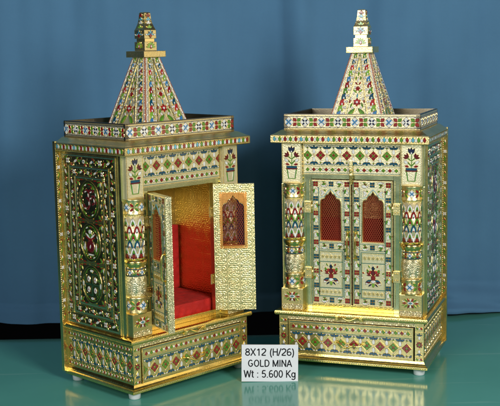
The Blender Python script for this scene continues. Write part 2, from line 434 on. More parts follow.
def side_panel(right):
    mb = MB(); mb.wire = not right; sx = 1 if right else -1; X = BX * sx
    mb.box(min(X, X - sx * .9), max(X, X - sx * .9), -7.6, 8.4, 11.25, 42.25, 'gold_sheet', .08)
    if right: fr = flat((X, .4, 26.6), (0, 1, 0), (0, 0, 1))
    else: fr = flat((X, .4, 26.6), (0, -1, 0), (0, 0, 1))
    # u: -8..8 (back to front on the left side), v: -15.3..15.6
    A, B, C_ = 7.6, 5.7, 4.0                # outer edge, band edge, centre edge
    s = 1
    for (u, v) in ((A, 15.2), (B, 13.2), (C_, 11.45)):
        mb.strip(fr, [(-u, -v), (u, -v), (u, v), (-u, v)], .16, 'gold_sheet', .14, True)
        d = .24
        for q0, q1 in (((-u + d, -v + d), (u - d, -v + d)), ((-u + d, v - d), (u - d, v - d)), ((-u + d, -v), (-u + d, v)), ((u - d, -v), (u - d, v))):
            mb.beads(fr, q0, q1, .3, .12, 'aqua_line', .09)
    # enamel grounds
    def ground(u0, u1, v0, v1, col): mb.patch(fr, rect(u0, u1, v0, v1), col, .025)
    o = .42
    for (ua, va, ub, vb, sd, col) in ((A, 15.2, B, 13.2, 1, 'dark_foil'), (B, 13.2, C_, 11.45, 5, 'dark_foil')):
        wu = ua - ub - o - .12; wv = va - vb - o - .12
        ground(-ua + o, ua - o, vb + .12, va - o, col); ground(-ua + o, ua - o, -va + o, -vb - .12, col)
        ground(-ua + o, -ub - .12, -vb - .1, vb + .1, col); ground(ub + .12, ua - o, -vb - .1, vb + .1, col)
        cu = (ua - o + ub + .12) / 2; cv = (va - o + vb + .12) / 2
        fr2 = lambda u, v, h: fr(u, v, h + .025)
        vine_band(mb, fr2, (-ua + .7, cv), (ua - .7, cv), wv * .8, sd); vine_band(mb, fr2, (-ua + .7, -cv), (ua - .7, -cv), wv * .8, sd + 1)
        vine_band(mb, fr2, (-cu, -vb), (-cu, vb), wu * .8, sd + 2, .9); vine_band(mb, fr2, (cu, -vb), (cu, vb), wu * .8, sd + 3, .9)
    # three oval medallions
    fr3 = lambda u, v, h: fr(u, v, h + .03)
    for k, cv in enumerate((7.45, 0, -7.45)):
        ground(-3.6, 3.6, cv - 3.55, cv + 3.55, 'dark_foil')
        if k < 2: mb.strip(fr, [(-3.75, cv - 3.72), (3.75, cv - 3.72)], .2, 'gold_sheet', .14)
        ell = disc(0, cv, 2.75, 3.35, 36)
        mb.strip(fr3, ell, .16, 'gold_sheet', .12, True); mb.strip(fr3, disc(0, cv, 2.35, 2.95, 36), .1, 'green', .08, True)
        for cx_, cz_ in ((1, 1), (1, -1), (-1, 1), (-1, -1)):
            mb.patch(fr3, petal(cx_ * 3.4, cv + cz_ * 3.3, atan2(-cz_, -cx_) * 57.3, 1.2, .5), 'green', .07)
            mb.patch(fr3, petal(cx_ * 3.4, cv + cz_ * 3.3, atan2(-cz_, -cx_) * 57.3 + 42, .9, .3), 'white' if cx_ * cz_ > 0 else 'red', .07)
            mb.patch(fr3, petal(cx_ * 3.4, cv + cz_ * 3.3, atan2(-cz_, -cx_) * 57.3 - 42, .9, .3), 'red', .07)
        for q in range(4):
            a0 = 45 + 90 * q
            sx_, sz_ = (1, 1, -1, -1)[q], (1, -1, 1, -1)[q]
            for du, dv, aa, cc in ((2.5, 3.35, 10, 'green'), (1.5, 3.45, 0, 'red'), (.5, 3.45, 20, 'gold_sheet'), (3.35, 2.2, 80, 'green'), (3.3, 1.2, 95, 'white'), (3.35, .4, 85, 'gold_sheet')):
                mb.patch(fr3, petal(sx_ * du, cv + sz_ * dv, aa if sx_ > 0 else 180 - aa, .8, .26), cc, .06)
        rnd = random.Random(40 + k)
        for q in range(26):
            t = 2 * pi * q / 26; r1 = rnd.uniform(.72, .95)
            mb.patch(fr3, petal(2.3 * r1 * cos(t), cv + 2.9 * r1 * sin(t), math.degrees(t) + rnd.choice((75, 110, -80)), .62, .22), rnd.choice(('dark_green', 'green', 'gold_sheet', 'gold_sheet', 'maroon', 'green')), .05)
        ring = 12
        for i in range(ring):
            t = 2 * pi * (i + .5) / ring
            if k == 2: continue
            mb.patch(fr3, petal(2.2 * cos(t), cv + 2.8 * sin(t), math.degrees(t) + 100, .75, .3), ('white', 'green', 'red')[i % 3], .07)
        if k == 0:                           # sacred syllable
            st = [[(-1.3, 1.3), (-.6, 1.75), (.0, 1.35), (-.1, .55), (-.8, .3), (-.1, .05), (.15, -.8), (-.35, -1.5), (-1.1, -1.5), (-1.6, -.9)],
                  [(-.1, .25), (.6, .2), (.95, .7), (1.4, .75), (1.7, .2), (1.4, -.5), (.85, -.75)],
                  [(.15, 1.75), (.55, 1.45), (1.05, 1.5), (1.4, 1.95)]]
            for q in st: mb.strip(fr3, [(x, cv + z) for x, z in q], .5, 'maroon', .09)
            for x, z, a in ((-.9, 1.4, 20), (-.1, .9, -80), (.05, -.5, -85), (-.9, -1.5, 170), (.5, .3, 30), (1.5, .1, -75), (.6, 1.4, 20)):
                mb.patch(fr3, petal(x - .3 * cos(radians(a)), cv + z - .3 * sin(radians(a)), a, .75, .26), 'white', .14)
            mb.patch(fr3, lozenge(.75, cv + 2.25, .22, .22), 'red', .1)
        elif k == 1:                         # water pot with coconut and leaves
            mb.patch(fr3, disc(0, cv - .65, 1.15, 1.15, 16), 'maroon', .12); mb.patch(fr3, rect(-.55, .55, cv + .35, cv + .75), 'red', .12)
            mb.patch(fr3, petal(0, cv + .85, 90, 1.5, 1.0), 'green', .1); mb.patch(fr3, disc(0, cv + 1.9, .5, .42), 'white', .12)
            for t in (35, 145): mb.patch(fr3, petal(0, cv + .7, t, 1.7, .42), 'white', .09)
            for t in (20, 160): mb.patch(fr3, petal(0, cv + .5, t, 1.5, .36), 'red', .08)
            mb.patch(fr3, rect(-.75, .75, cv - 2.25, cv - 1.95), 'white', .1)
            for xx in (-1.6, 1.6): mb.patch(fr3, petal(xx, cv - 1.6, 90, 1.6, .45), 'white', .08); mb.patch(fr3, petal(xx * .8, cv - 2.0, 90, 1.2, .3), 'green', .08)
            mb.patch(fr3, petal(-.1, cv - 1.1, 75, .8, .3), 'white', .17)
        else:                                # hooked auspicious cross with its four dots
            for t in range(4):
                c, q = cos(t * pi / 2), sin(t * pi / 2)
                R = lambda x, z: (x * c - z * q, cv + x * q + z * c)
                mb.strip(fr3, [R(0, 0), R(0, 1.9), R(1.7, 1.9)], .4, 'dark_green', .09)
                mb.strip(fr3, [R(.24, .3), R(.24, 1.66), R(1.7, 1.66)], .12, 'gold_sheet', .13)
                p0 = R(.95, .9); mb.patch(fr3, disc(p0[0], p0[1], .42, .58), 'white', .12); mb.patch(fr3, disc(p0[0], p0[1], .13, .18), 'red', .15)
                p0 = R(0, 2.45); mb.patch(fr3, disc(p0[0], p0[1], .5 if t % 2 == 0 else .26, .26 if t % 2 == 0 else .55), 'white', .1)
    return mb.mesh('side_panel')

def base_mesh():
    mb = MB(); F = -10.3
    # carcass with a real recess for the drawer
    mb.box(-13.55, 13.55, -8.6, 8.4, 3.0, 10.35, 'gold_sheet', .05)
    mb.box(-13.55, -11.9, F, -8.62, 3.0, 10.35, 'gold_sheet', .05); mb.box(11.9, 13.55, F, -8.62, 3.0, 10.35, 'gold_sheet', .05)
    mb.box(-11.92, 11.92, F, -8.62, 9.5, 10.35, 'gold_chased', .04); mb.box(-11.92, 11.92, F, -8.62, 2.95, 3.08, 'gold_sheet', 0)
    mb.box(-11.88, 11.88, -8.72, -8.63, 3.1, 9.48, 'dark_gap', 0)  # near-black sheet: the shade in the drawer gap put into its colour
    for sx in (-1, 1):
        c = 12.72 * sx; fr = front(F)
        for a in range(8): mb.patch(fr, petal(c, 6.3, 45 * a, .62, .34), ('red', 'maroon')[a % 2], .07)
        mb.patch(fr, disc(c, 6.3, .22), 'green', .12)
        for z0, q in ((7.55, 1), (5.05, -1)):
            mb.patch(fr, lozenge(c, z0, .26, .45), 'white', .07)
            for t in (0, 58, -58): mb.patch(fr, petal(c, z0 + q * .35, 90 * q + t, .62, .25), 'teal', .07)
        for z0 in (9.3, 3.6): bead_row(mb, fr, c - .75, c + .75, z0, .7, .75, ('green', 'red'))
        mb.strip(fr, [(c - .78, 8.6), (c + .78, 8.6)], .1, 'gold_pale', .1); mb.strip(fr, [(c - .78, 4.1), (c + .78, 4.1)], .1, 'gold_pale', .1)
    for right in (False, True):              # side ornament
        fr = flat((13.55, -1, 0), (0, 1, 0), (0, 0, 1)) if right else flat((-13.55, -1, 0), (0, -1, 0), (0, 0, 1))
        diamond_row(mb, fr, -9.2, 9.2, 6.6, 4.0, -8.4, 2.1)
        bead_row(mb, fr, -9.2, 9.2, 9.35, .8, .8); bead_row(mb, fr, -9.2, 9.2, 3.95, .8, .8)
        for v in (9.85, 8.85, 4.45, 3.5): mb.strip(fr, [(-9.25, v), (9.25, v)], .14, 'gold_sheet', .1)
    return mb.mesh('base')

def moulding(z0, z1, up_, name):
    """rounded base moulding; up_: broad face on top (upper one) or sloping skirt (lower one)"""
    mb = MB(); o, of, y1 = .78, .66, 8.4
    def R(k): return (-13.5 - o * k, 13.5 + o * k, -10.28 - of * k, y1)
    if up_: prof = [(R(.15), z0), (R(.8), z0 + .12), (R(1), z0 + .35), (R(1), z1 - .3), (R(.85), z1 - .08), (R(.55), z1), (R(.05), z1 + .06)]
    else: prof = [(R(.9), z0), (R(1), z0 + .1), (R(1), z0 + .5), (R(.85), z0 + .62), (R(.55), z0 + .75), (R(.3), z0 + 1.0), (R(.12), z1)]
    mb.ring_profile(prof, 'gold_bright')
    zb = (z0 + z1) / 2 if up_ else z0 + .3
    fr = front(-10.28 - of); mb.beads(fr, (-14.1, zb), (14.1, zb), .42, .17, 'gold_pale', .07)
    for sx in (-1, 1):
        fr = flat(((13.5 + o) * sx, -1.2, 0), (0, sx, 0), (0, 0, 1)); mb.beads(fr, (-9.3, zb), (9.3, zb), .42, .17, 'gold_pale', .07)
    if up_:                                  # embossed border along the ledge
        fr = flat((0, -10.3, z1 + .055), (1, 0, 0), (0, 1, 0)); mb.beads(fr, (-13.6, -.05), (13.6, -.05), .5, .2, 'gold_bright', .06)
        for sx in (-1, 1):
            fr = flat((13.72 * sx, -1, z1 + .03), (0, sx, 0), (-sx, 0, 0)); mb.beads(fr, (-9, 0), (9, 0), .5, .18, 'gold_bright', .06)
    return mb.mesh(name)

def drawer_mesh():
    mb = MB(); F = -10.42
    mb.box(-11.75, 11.7, F, -8.8, 3.22, 9.36, 'gold_sheet', .07); fr = front(F)
    framed(mb, fr, -11.62, 11.57, 3.36, 9.22, .2, 'gold_sheet', .12)
    for v, m_ in ((8.85, 'gold_pale'), (7.65, 'gold_pale'), (7.35, 'aqua_line'), (3.75, 'gold_pale'), (9.05, 'aqua_line')): mb.strip(fr, [(-11.4, v), (11.35, v)], .13, m_, .08)
    bead_row(mb, fr, -11.35, 11.3, 8.25, .95, 1.1)
    diamond_row(mb, fr, -11.4, 11.35, 5.5, 3.5, -11.48, 2.44, 1)
    return mb.mesh('drawer')
def handle_mesh():
    mb = MB(); pts = []
    for i in range(25):
        t = i / 24; x = -2.5 + 5 * t; pts.append((x, -10.55 - 1.0 * sin(pi * t) ** .6, 5.75 - .55 * sin(pi * t) + .18 * sin(4 * pi * t)))
    mb.tube(pts, [.11 + .08 * sin(pi * i / 24) for i in range(25)], 'gold_bright', 10)
    for x in (-2.5, 2.5):
        fr = front(-10.42); mb.patch(fr, disc(x, 5.75, .55, .38, 14), 'gold_bright', .16)
    return mb.mesh('handle')
def catch_mesh():
    mb = MB(); y = -10.95
    mb.tube([(-2.2 + .2 * i, y - .35 * sin(pi * i / 22), 10.35 + .22 * sin(3 * pi * i / 22)) for i in range(23)], .2, 'gold_bright', 8)
    mb.box(-2.6, -2.0, y - .2, y + .35, 10.0, 10.75, 'gold_bright', .08); mb.box(1.9, 2.5, y - .2, y + .35, 10.0, 10.75, 'gold_bright', .08)
    return mb.mesh('catch')
def foot_mesh():
    mb = MB(); mb.lathe(0, 0, [(.0, .452), (.86, .452), (.98, .57), (1.1, 1.7), (1.12, 1.85), (0, 1.85)], 'white_rubber', 28, False); return mb.mesh('foot')

def pillar_mesh():
    mb = MB(); cx, cy = 0, -8.5
    L = lambda prof, m_: mb.lathe(cx, cy, prof, m_, 40)
    L([(1.62, 32.1), (1.82, 32.2), (1.86, 32.35), (1.78, 32.5), (1.74, 34.5), (1.86, 34.65), (1.86, 34.82)], 'gold_grain')
    L([(1.6, 24.3), (1.6, 32.2)], 'gold_white')
    L([(1.62, 22.9), (1.62, 23.2), (2.0, 23.75), (2.05, 24.05), (2.0, 24.35), (1.62, 24.6)], 'gold_bright')
    L([(1.7, 21.7), (1.7, 23.1)], 'gold_grain')
    L([(1.5, 18.0), (1.62, 18.3), (1.82, 19.2), (1.9, 20.2), (1.86, 21.1), (1.72, 21.6), (1.6, 21.8)], 'gold_chased')
    L([(1.8, 15.2), (1.86, 15.5), (1.8, 15.65), (1.8, 17.8), (1.88, 17.95), (1.7, 18.2)], 'gold_grain')
    fr = round_(cx, cy, 1.76)                # capital band
    def flower(fr, v, H, cols, n, u00=0.0):
        per = 2 * pi * cols[3] / n
        for i in range(n):
            u = u00 + per * i
            for a in range(4): mb.patch(fr, petal(u, v, 90 * a, H * .42, H * .34), 'white', .07)
            for a in range(4): mb.patch(fr, petal(u, v, 90 * a + 45, H * .3, H * .14), cols[0], .08)
            mb.patch(fr, disc(u, v, H * .09), cols[0], .11)
            for sx in (1, -1):
                for sy in (1, -1): mb.patch(fr, petal(u + per / 2 * .96 * sx - sx * .1, v + sy * .08, 90 * sy + sx * sy * 42, H * .46, H * .24), cols[1 + (sx > 0)], .07)
    flower(fr, 33.5, 1.75, ('blue', 'green', 'red', 1.76), 4, .35)
    flower(round_(cx, cy, 1.7), 22.4, 1.2, ('blue', 'red', 'green', 1.7), 5)
    flower(round_(cx, cy, 1.8), 16.7, 1.95, ('blue', 'red', 'green', 1.8), 4)
    for v in (21.85, 23.0): mb.strip(round_(cx, cy, 1.7), [(1.7 * t * .2, v) for t in range(-15, 16)], .13, 'teal', .06)
    # ogee scale pattern on the shaft
    fr = round_(cx, cy, 1.6); n = 8; per = 2 * pi * 1.6 / n; rows = 7; dz = 1.22
    cols = ('white', 'red', 'green', 'teal', 'white', 'maroon', 'green')
    for j in range(rows):
        z = 31.75 - dz * j; off = (j % 2) * .5
        for i in range(n):
            u = per * (i + off) - pi * 1.6
            c0 = cols[j]; w = per * .5
            zb = max(24.75, z - 1.55)
            for sx in (1, -1):
                mb.patch(fr, [(u, z), (u + sx * w * .55, z - .55), (u + sx * w * 1.0, zb), (u + sx * w * .52, zb), (u + sx * w * .26, z - .82), (u, z - .5)], c0, .08)
            mb.patch(fr, petal(u, max(24.8, z - 1.5), 90, .95, per * .36), ('green', 'white', 'red', 'white', 'green', 'white', 'red')[j], .09)
            mb.patch(fr, disc(u, z - 1.25, .12), ('maroon', 'teal', 'white', 'red', 'navy', 'green', 'white')[j], .13)
    for z, r in ((32.0, 1.6), (24.7, 1.6)): mb.beads(round_(cx, cy, r), (-4.9, z), (4.9, z), .32, .13, 'gold_bright', .12)
    return mb.mesh('pillar')
def pedestal_mesh():
    mb = MB(); mb.box(-2.1, 2.1, -10.05, -7.0, 11.27, 15.3, 'gold_grain', .12)
    fr = front(-10.05); v = 13.75
    mb.box(-2.0, 2.0, -10.12, -9.9, 11.35, 12.35, 'gold_chased', .05)
    mb.patch(fr, disc(0, v, .62, .34, 14), 'white', .06); mb.patch(fr, lozenge(0, v, .45, .24), 'blue', .1); mb.patch(fr, disc(0, v, .14), 'green', .14)
    for a, L, w, c, r in ((0, .8, .3, 'red', .7), (180, .8, .3, 'red', .7), (38, .8, .3, 'green', .6), (142, .8, .3, 'green', .6), (-38, .8, .3, 'green', .6), (-142, .8, .3, 'green', .6), (62, .7, .3, 'red', .45), (118, .7, .3, 'red', .45), (-62, .7, .3, 'maroon', .45), (-118, .7, .3, 'maroon', .45), (90, .6, .34, 'white', .4), (-90, .6, .34, 'white', .4), (18, .62, .2, 'white', 1.0), (162, .62, .2, 'white', 1.0), (-18, .62, .2, 'green', 1.05), (-162, .62, .2, 'green', 1.05)):
        mb.patch(fr, petal(r * cos(radians(a)), v + .75 * r * sin(radians(a)), a, L, w), c, .07)
    return mb.mesh('pedestal')
def plant_panel_mesh():
    mb = MB(); mb.box(-1.85, 1.85, -9.3, -7.2, 34.85, 42.25, 'gold_white', .06); fr = front(-9.3)
    framed(mb, fr, -1.72, 1.72, 35.0, 42.1, .12, 'gold_sheet', .08)
    # pot
    mb.patch(fr, [(-1.0, 38.0), (1.0, 38.0), (1.0, 37.55), (-1.0, 37.55)], 'teal', .09); mb.patch(fr, rect(-1.05, 1.05, 37.35, 37.6), 'maroon', .11)
    mb.strip(fr, [(-.88, 37.35), (-.62, 35.65), (.62, 35.65), (.88, 37.35)], .22, 'green', .1); mb.strip(fr, [(-.7, 37.2), (-.5, 35.85), (.5, 35.85), (.7, 37.2)], .07, 'white', .08)
    # plant
    mb.strip(fr, [(0, 38.0), (.03, 39.4), (0, 40.6)], .16, 'green', .08)
    for a, r in ((50, 38.3), (130, 38.3), (40, 39.2), (140, 39.2)): mb.patch(fr, petal(0, r, a, 1.1, .22), 'green', .08)
    for x, z, a in ((-.75, 39.9, 140), (.75, 39.9, 40)):
        for t in (-35, 0, 35): mb.patch(fr, petal(x * .75, z - .15, a + t, .95, .42), 'maroon', .09)
    for x in (-.85, .85): mb.patch(fr, petal(x * .7, 38.7, 90 - x * 60, 1.0, .58), 'white', .09); mb.patch(fr, petal(x * .5, 38.2, 90 - x * 92, .8, .4), 'red', .09)
    for t in (-28, 0, 28): mb.patch(fr, petal(0, 40.4, 90 + t, 1.25, .52), 'navy', .1)
    mb.patch(fr, petal(0, 40.4, 90, .45, .3), 'white', .13)
    return mb.mesh('plant_panel')

def front_mesh():
    """frame sheet round the doorway"""
    mb = MB()
    mb.box(-13.3, -7.62, FY, -7.3, 11.25, 42.25, 'gold_green', .05); mb.box(7.62, 13.3, FY, -7.3, 11.25, 42.25, 'gold_green', .05)
    mb.box(-7.64, 7.64, FY, -7.3, 35.62, 42.25, 'gold_green', .05); mb.box(-7.64, 7.64, FY, -7.3, 11.25, 12.3, 'gold_bright', .05)
    for sx in (-1, 1):                       # twisted gold beads between lintel and plant panel
        for i in range(9): mb.lathe(9.35 * sx + .02, -8.45, [(0, 35.3 + .75 * i), (.2, 35.38 + .75 * i), (.27, 35.62 + .75 * i), (.2, 35.86 + .75 * i), (0, 35.94 + .75 * i)], 'gold_bright', 10, False)
        fr = front(FY)
        mb.strip(fr, [(8.75 * sx, 11.6), (8.75 * sx, 35.0)], .12, 'gold_bright', .12); mb.strip(fr, [(7.9 * sx, 12.4), (7.9 * sx, 35.4)], .16, 'gold_grain', .14)
        fr = front(-8.3)
        mb.box(min(13.0 * sx, 13.32 * sx), max(13.0 * sx, 13.32 * sx), -8.55, -8.2, 11.4, 34.6, 'gold_sheet', .06)
        for z in (26.6,): pass
    return mb.mesh('front_frame')
def lintel_mesh():
    mb = MB(); mb.box(-9.1, 9.1, -8.62, -8.1, 36.35, 42.2, 'gold_white', .06); fr = front(-8.62)
    framed(mb, fr, -8.95, 8.95, 36.5, 42.0, .16, 'gold_sheet', .1)
    for v, m_ in ((41.75, 'aqua_line'), (37.95, 'gold_sheet'), (38.2, 'aqua_line'), (36.75, 'aqua_line')): mb.strip(fr, [(-8.85, v), (8.85, v)], .12, m_, .08)
    diamond_row(mb, fr, -8.85, 8.85, 39.95, 3.35, -8.2, 2.45, 1)
    bead_row(mb, fr, -8.8, 8.8, 37.35, .85, 1.15, ('green', 'red'))
    return mb.mesh('lintel')

# door in its own frame: hinge at x=0, leaf towards +x (left door), front face y=-.15, back y=.95
DW, DZ0, DZ1 = 7.36, 12.42, 35.45
W0, W1, WZ0, WS = 1.6, 5.5, 24.25, 31.0
ARCH = [(1.95, 31.0), (1.9, 31.45), (1.72, 31.78), (1.4, 31.95), (1.12, 31.98), (1.08, 32.2), (.92, 32.52), (.66, 32.72), (.38, 32.8), (.28, 32.98), (.12, 33.2), (0, 33.45)]
def arch_pts():
    c = (W0 + W1) / 2
    left = [(c - x, z) for x, z in ARCH]; right = [(c + x, z) for x, z in ARCH[::-1][1:]]
    return left + right                      # left spring -> apex -> right spring
def door_mesh(m):
    mb = MB(); y0, y1 = -.15, .95; X = lambda x: x * m
    front_m, back_m, edge_m = 'gold_white', 'gold_embossed', 'gold_chased'
    def face(pts, y, mat):
        p = [(X(x), y, z) for x, z in pts]
        if (y > 0) == (m > 0): p = p[::-1]
        mb.add(p, [list(range(len(p)))], mat)
    P = arch_pts()
    for y, mat in ((y0, front_m), (y1, back_m)):
        face(rect(0, W0, DZ0, DZ1), y, mat); face(rect(W1, DW, DZ0, DZ1), y, mat)
        face(rect(W0, W1, DZ0, WZ0), y, mat)
        for a, b in zip(P, P[1:]): face([a, b, (b[0], DZ1), (a[0], DZ1)], y, mat)
    loop = [(W0, WZ0)] + P + [(W1, WZ0)]
    for lp, mat, flip in ((loop, 'copper_trim', True), (rect(0, DW, DZ0, DZ1), edge_m, False)):
        for a, b in zip(lp, lp[1:] + lp[:1]):
            q = [(X(a[0]), y0, a[1]), (X(b[0]), y0, b[1]), (X(b[0]), y1, b[1]), (X(a[0]), y1, a[1])]
            mb.add(q, [[0, 1, 2, 3]], mat)
    # ---- outer face
    if m > 0: fr = front(y0)
    else: fr = flat((-DW, y0, 0), (1, 0, 0), (0, 0, 1))
    B = 1.18
    mb.strip(fr, [(.12, DZ0 + .12), (DW - .12, DZ0 + .12), (DW - .12, DZ1 - .12), (.12, DZ1 - .12)], .18, 'gold_sheet', .12, True)
    mb.strip(fr, [(.28, DZ0 + .28), (DW - .28, DZ0 + .28), (DW - .28, DZ1 - .28), (.28, DZ1 - .28)], .1, 'aqua_line', .08, True)
    mb.strip(fr, [(B + .12, DZ0 + B + .1), (DW - B - .12, DZ0 + B + .1), (DW - B - .12, DZ1 - B - .1), (B + .12, DZ1 - B - .1)], .13, 'aqua_line', .09, True)
    def cell(u, v, k, vert):
        if k % 2 == 0:
            c = ('red', 'teal')[(k // 2) % 2]
            for a in (-1, 1):
                for b in (-1, 1): mb.patch(fr, rect(u + a * .23 - .19, u + a * .23 + .19, v + b * .23 - .19, v + b * .23 + .19), c, .07)
        else:
            a0 = 90 if vert else 0; q = 1 if (k // 2) % 2 else -1
            dx, dy = (0, 1) if vert else (1, 0)
            mb.patch(fr, petal(u - dx * .55 + dy * .15 * q, v - dy * .55 + dx * .15 * q, a0 + 16 * q, 1.1, .62), 'white', .07)
            mb.patch(fr, petal(u + dx * .5 - dy * .12 * q, v + dy * .5 - dx * .12 * q, a0 + 180 - 20 * q, .9, .42), 'green', .08)
            mb.patch(fr, petal(u + dx * .05 - dy * .3 * q, v + dy * .05 - dx * .3 * q, a0 + 70 * q, .5, .3), 'maroon', .08)
            mb.patch(fr, disc(u + dx * .62 + dy * .2 * q, v + dy * .62 + dx * .2 * q, .17), 'white', .08)
            mb.patch(fr, petal(u - dx * .3 - dy * .4 * q, v - dy * .3 - dx * .4 * q, a0, .6, .22), 'green', .07); mb.patch(fr, petal(u + dx * .2 + dy * .42 * q, v + dy * .2 + dx * .42 * q, a0, .45, .22), 'white', .07)
    off = .75
    n = 16; hh = (DZ1 - DZ0 - 2 * off) / n
    for i in range(n + 1):
        for u in (off, DW - off): cell(u, DZ0 + off + hh * i, i, True)
    nw = 4; ww = (DW - 2 * off) / nw
    for i in range(1, nw):
        for v in (DZ0 + off, DZ1 - off): cell(off + ww * i, v, i, False)
        cell(off + ww * i, 23.25, i, False)
    # window surround
    wu0, wu1 = (W0, W1) if m > 0 else (DW - W1, DW - W0)
    c = (wu0 + wu1) / 2
    A = [(c - x, z + .12) for x, z in ARCH] + [(c + x, z + .12) for x, z in ARCH[::-1][1:]]
    mb.strip(fr, [(wu0 - .12, WZ0 - .1)] + A + [(wu1 + .12, WZ0 - .1)], .2, 'gold_sheet', .13, True)
    mb.beads(fr, (wu0 - .25, WZ0), (wu0 - .25, 33.9), .24, .1, 'aqua_line', .09); mb.beads(fr, (wu1 + .25, WZ0), (wu1 + .25, 33.9), .24, .1, 'aqua_line', .09)
    for sx in (-1, 1):
        mb.patch(fr, petal(c + sx * 1.85, 33.6, 90 + sx * 130, 1.1, .5), 'white', .08); mb.patch(fr, petal(c + sx * 1.75, 32.5, 90 + sx * 30, .9, .4), 'white', .08)
        mb.strip(fr, [(c + sx * 1.95, 32.25), (c + sx * 1.2, 32.4), (c + sx * .7, 33.1), (c, 33.85)], .12, 'sky', .1)
        mb.patch(fr, petal(c + sx * .8, 33.4, 90 - sx * 60, .55, .25), 'green', .08)
    mb.strip(fr, [(B + .1, 23.85), (DW - B - .1, 23.85)], .12, 'aqua_line', .09); mb.strip(fr, [(B + .1, 22.65), (DW - B - .1, 22.65)], .12, 'aqua_line', .09)
    # lower panel with seated figure medallion
    pu0, pu1 = c - 2.25, c + 2.25
    framed(mb, fr, pu0, pu1, 13.85, 22.3, .16, 'aqua_line', .1); framed(mb, fr, pu0 + .2, pu1 - .2, 14.05, 22.1, .1, 'gold_sheet', .08)
    for v in (20.35, 15.45): mb.strip(fr, [(pu0, v), (pu1, v)], .16, 'aqua_line', .1)
    for z0, z1 in ((20.5, 22.05), (14.1, 15.3)):
        for i in range(5):
            u = pu0 + .7 + .78 * i
            for a in range(6): mb.patch(fr, petal(u, (z0 + z1) / 2, 60 * a + 30, .42, .2), 'gold_grain', .1)
    z = 17.9
    mb.patch(fr, disc(c, z + .75, .42, .55), 'maroon', .12); mb.patch(fr, petal(c, z + 1.15, 90, .85, .6), 'navy', .1)
    mb.patch(fr, disc(c, z - .2, .42, .5), 'red', .12); mb.patch(fr, disc(c, z - .85, .5, .25), 'white', .11)
    for t in range(9): mb.patch(fr, petal(c + 1.75 * cos(pi * t / 8), z - .2 + 2.0 * sin(pi * t / 8), 22.5 * t, .5, .26), ('white', 'green', 'white', 'red')[t % 4], .07); mb.strip(fr, [(c + .02, z + .6), (c + .1, z + .1), (c - .12, z - .2)], .18, 'bright_red', .17)
    for sx in (-1, 1):
        mb.patch(fr, petal(c + sx * .35, z + .1, 90 - sx * 50, 1.15, .34), 'red', .1); mb.patch(fr, petal(c + sx * .95, z + .75, 90 - sx * 10, .65, .4), 'green', .1)
        mb.patch(fr, petal(c + sx * .3, z - .55, 90 - sx * 115, 1.3, .5), 'teal', .1); mb.patch(fr, petal(c + sx * 1.45, z - 1.5, 90 + sx * 48, 1.0, .5), 'white', .1)
        mb.patch(fr, petal(c + sx * .5, z - 1.05, 90 - sx * 90, .9, .4), 'maroon', .11); mb.patch(fr, petal(c + sx * .4, z + .25, 90 - sx * 88, .85, .26), 'maroon', .1)
        mb.patch(fr, petal(c + sx * .3, z - 1.3, 90 - sx * 130, .8, .3), 'navy', .1); mb.patch(fr, disc(c + sx * .55, z + .85, .22, .3), 'bright_red', .12)
    mb.patch(fr, petal(c, z - 2.0, 90, 1.0, .5), 'lime', .1); mb.patch(fr, disc(c, z - 1.0, .3, .2), 'white', .14)
    # ---- inner face: copper window surround with a scalloped edge
    if m > 0: fb = flat((DW, y1, 0), (-1, 0, 0), (0, 0, 1))
    else: fb = flat((0, y1, 0), (-1, 0, 0), (0, 0, 1))
    cu = (DW - (W0 + W1) / 2) if m > 0 else (W0 + W1) / 2
    A = [(cu - x, z) for x, z in ARCH] + [(cu + x, z) for x, z in ARCH[::-1][1:]]
    for a, b in zip(A, A[1:]): mb.patch(fb, [a, b, (b[0], 33.85), (a[0], 33.85)], 'copper_trim', .05)
    mb.patch(fb, rect(cu - 2.35, cu - 1.95, 23.85, 33.85), 'copper_trim', .07); mb.patch(fb, rect(cu + 1.95, cu + 2.35, 23.85, 33.85), 'copper_trim', .07); mb.patch(fb, rect(cu - 1.95, cu + 1.95, 23.85, 24.25), 'copper_trim', .07)
    for q0, q1 in (((cu - 2.4, 23.8), (cu - 2.4, 33.9)), ((cu + 2.4, 23.8), (cu + 2.4, 33.9)), ((cu - 2.4, 33.9), (cu + 2.4, 33.9)), ((cu - 2.4, 23.8), (cu + 2.4, 23.8))): mb.beads(fb, q0, q1, .34, .15, 'copper_trim', .12)
    return mb.mesh('door')
def grille_mesh(m):
    mb = MB(); y = .42; x0, x1, z0, z1 = W0 - .05, W1 + .05, WZ0 - .05, 33.5; p = .40; sl = 1.75
    def seg(a, b, yy):
        d = Vector((b[0] - a[0], b[1] - a[1])); L = d.length
        if L < .05: return
        d /= L; q = Vector((-d.y, d.x)) * .045
        vs = [(m * (a[0] + q.x), yy, a[1] + q.y), (m * (a[0] - q.x), yy, a[1] - q.y), (m * (b[0] - q.x), yy, b[1] - q.y), (m * (b[0] + q.x), yy, b[1] + q.y)]
        vs += [(x, yy + .06, z) for x, _, z in vs]
        mb.add(vs, [[0, 1, 2, 3], [7, 6, 5, 4], [0, 4, 5, 1], [1, 5, 6, 2], [2, 6, 7, 3], [3, 7, 4, 0]], 'red_wire')
    for sg in (1, -1):
        k = -60
        while k < 90:
            # line z = z0 + sg*sl*(x-x0) + k*p*sl ; clip to the rectangle
            c0 = z0 + k * p * sl if sg > 0 else z0 + k * p * sl
            f = lambda x: c0 + sg * sl * (x - x0)
            xs = [x0, x1]; g = lambda z: x0 + sg * (z - c0) / sl
            lo, hi = sorted((g(z0), g(z1))); a, b = max(x0, lo), min(x1, hi)
            if b - a > .02: seg((a, f(a)), (b, f(b)), y + (.07 if sg > 0 else 0))
            k += 1
    return mb.mesh('grille')
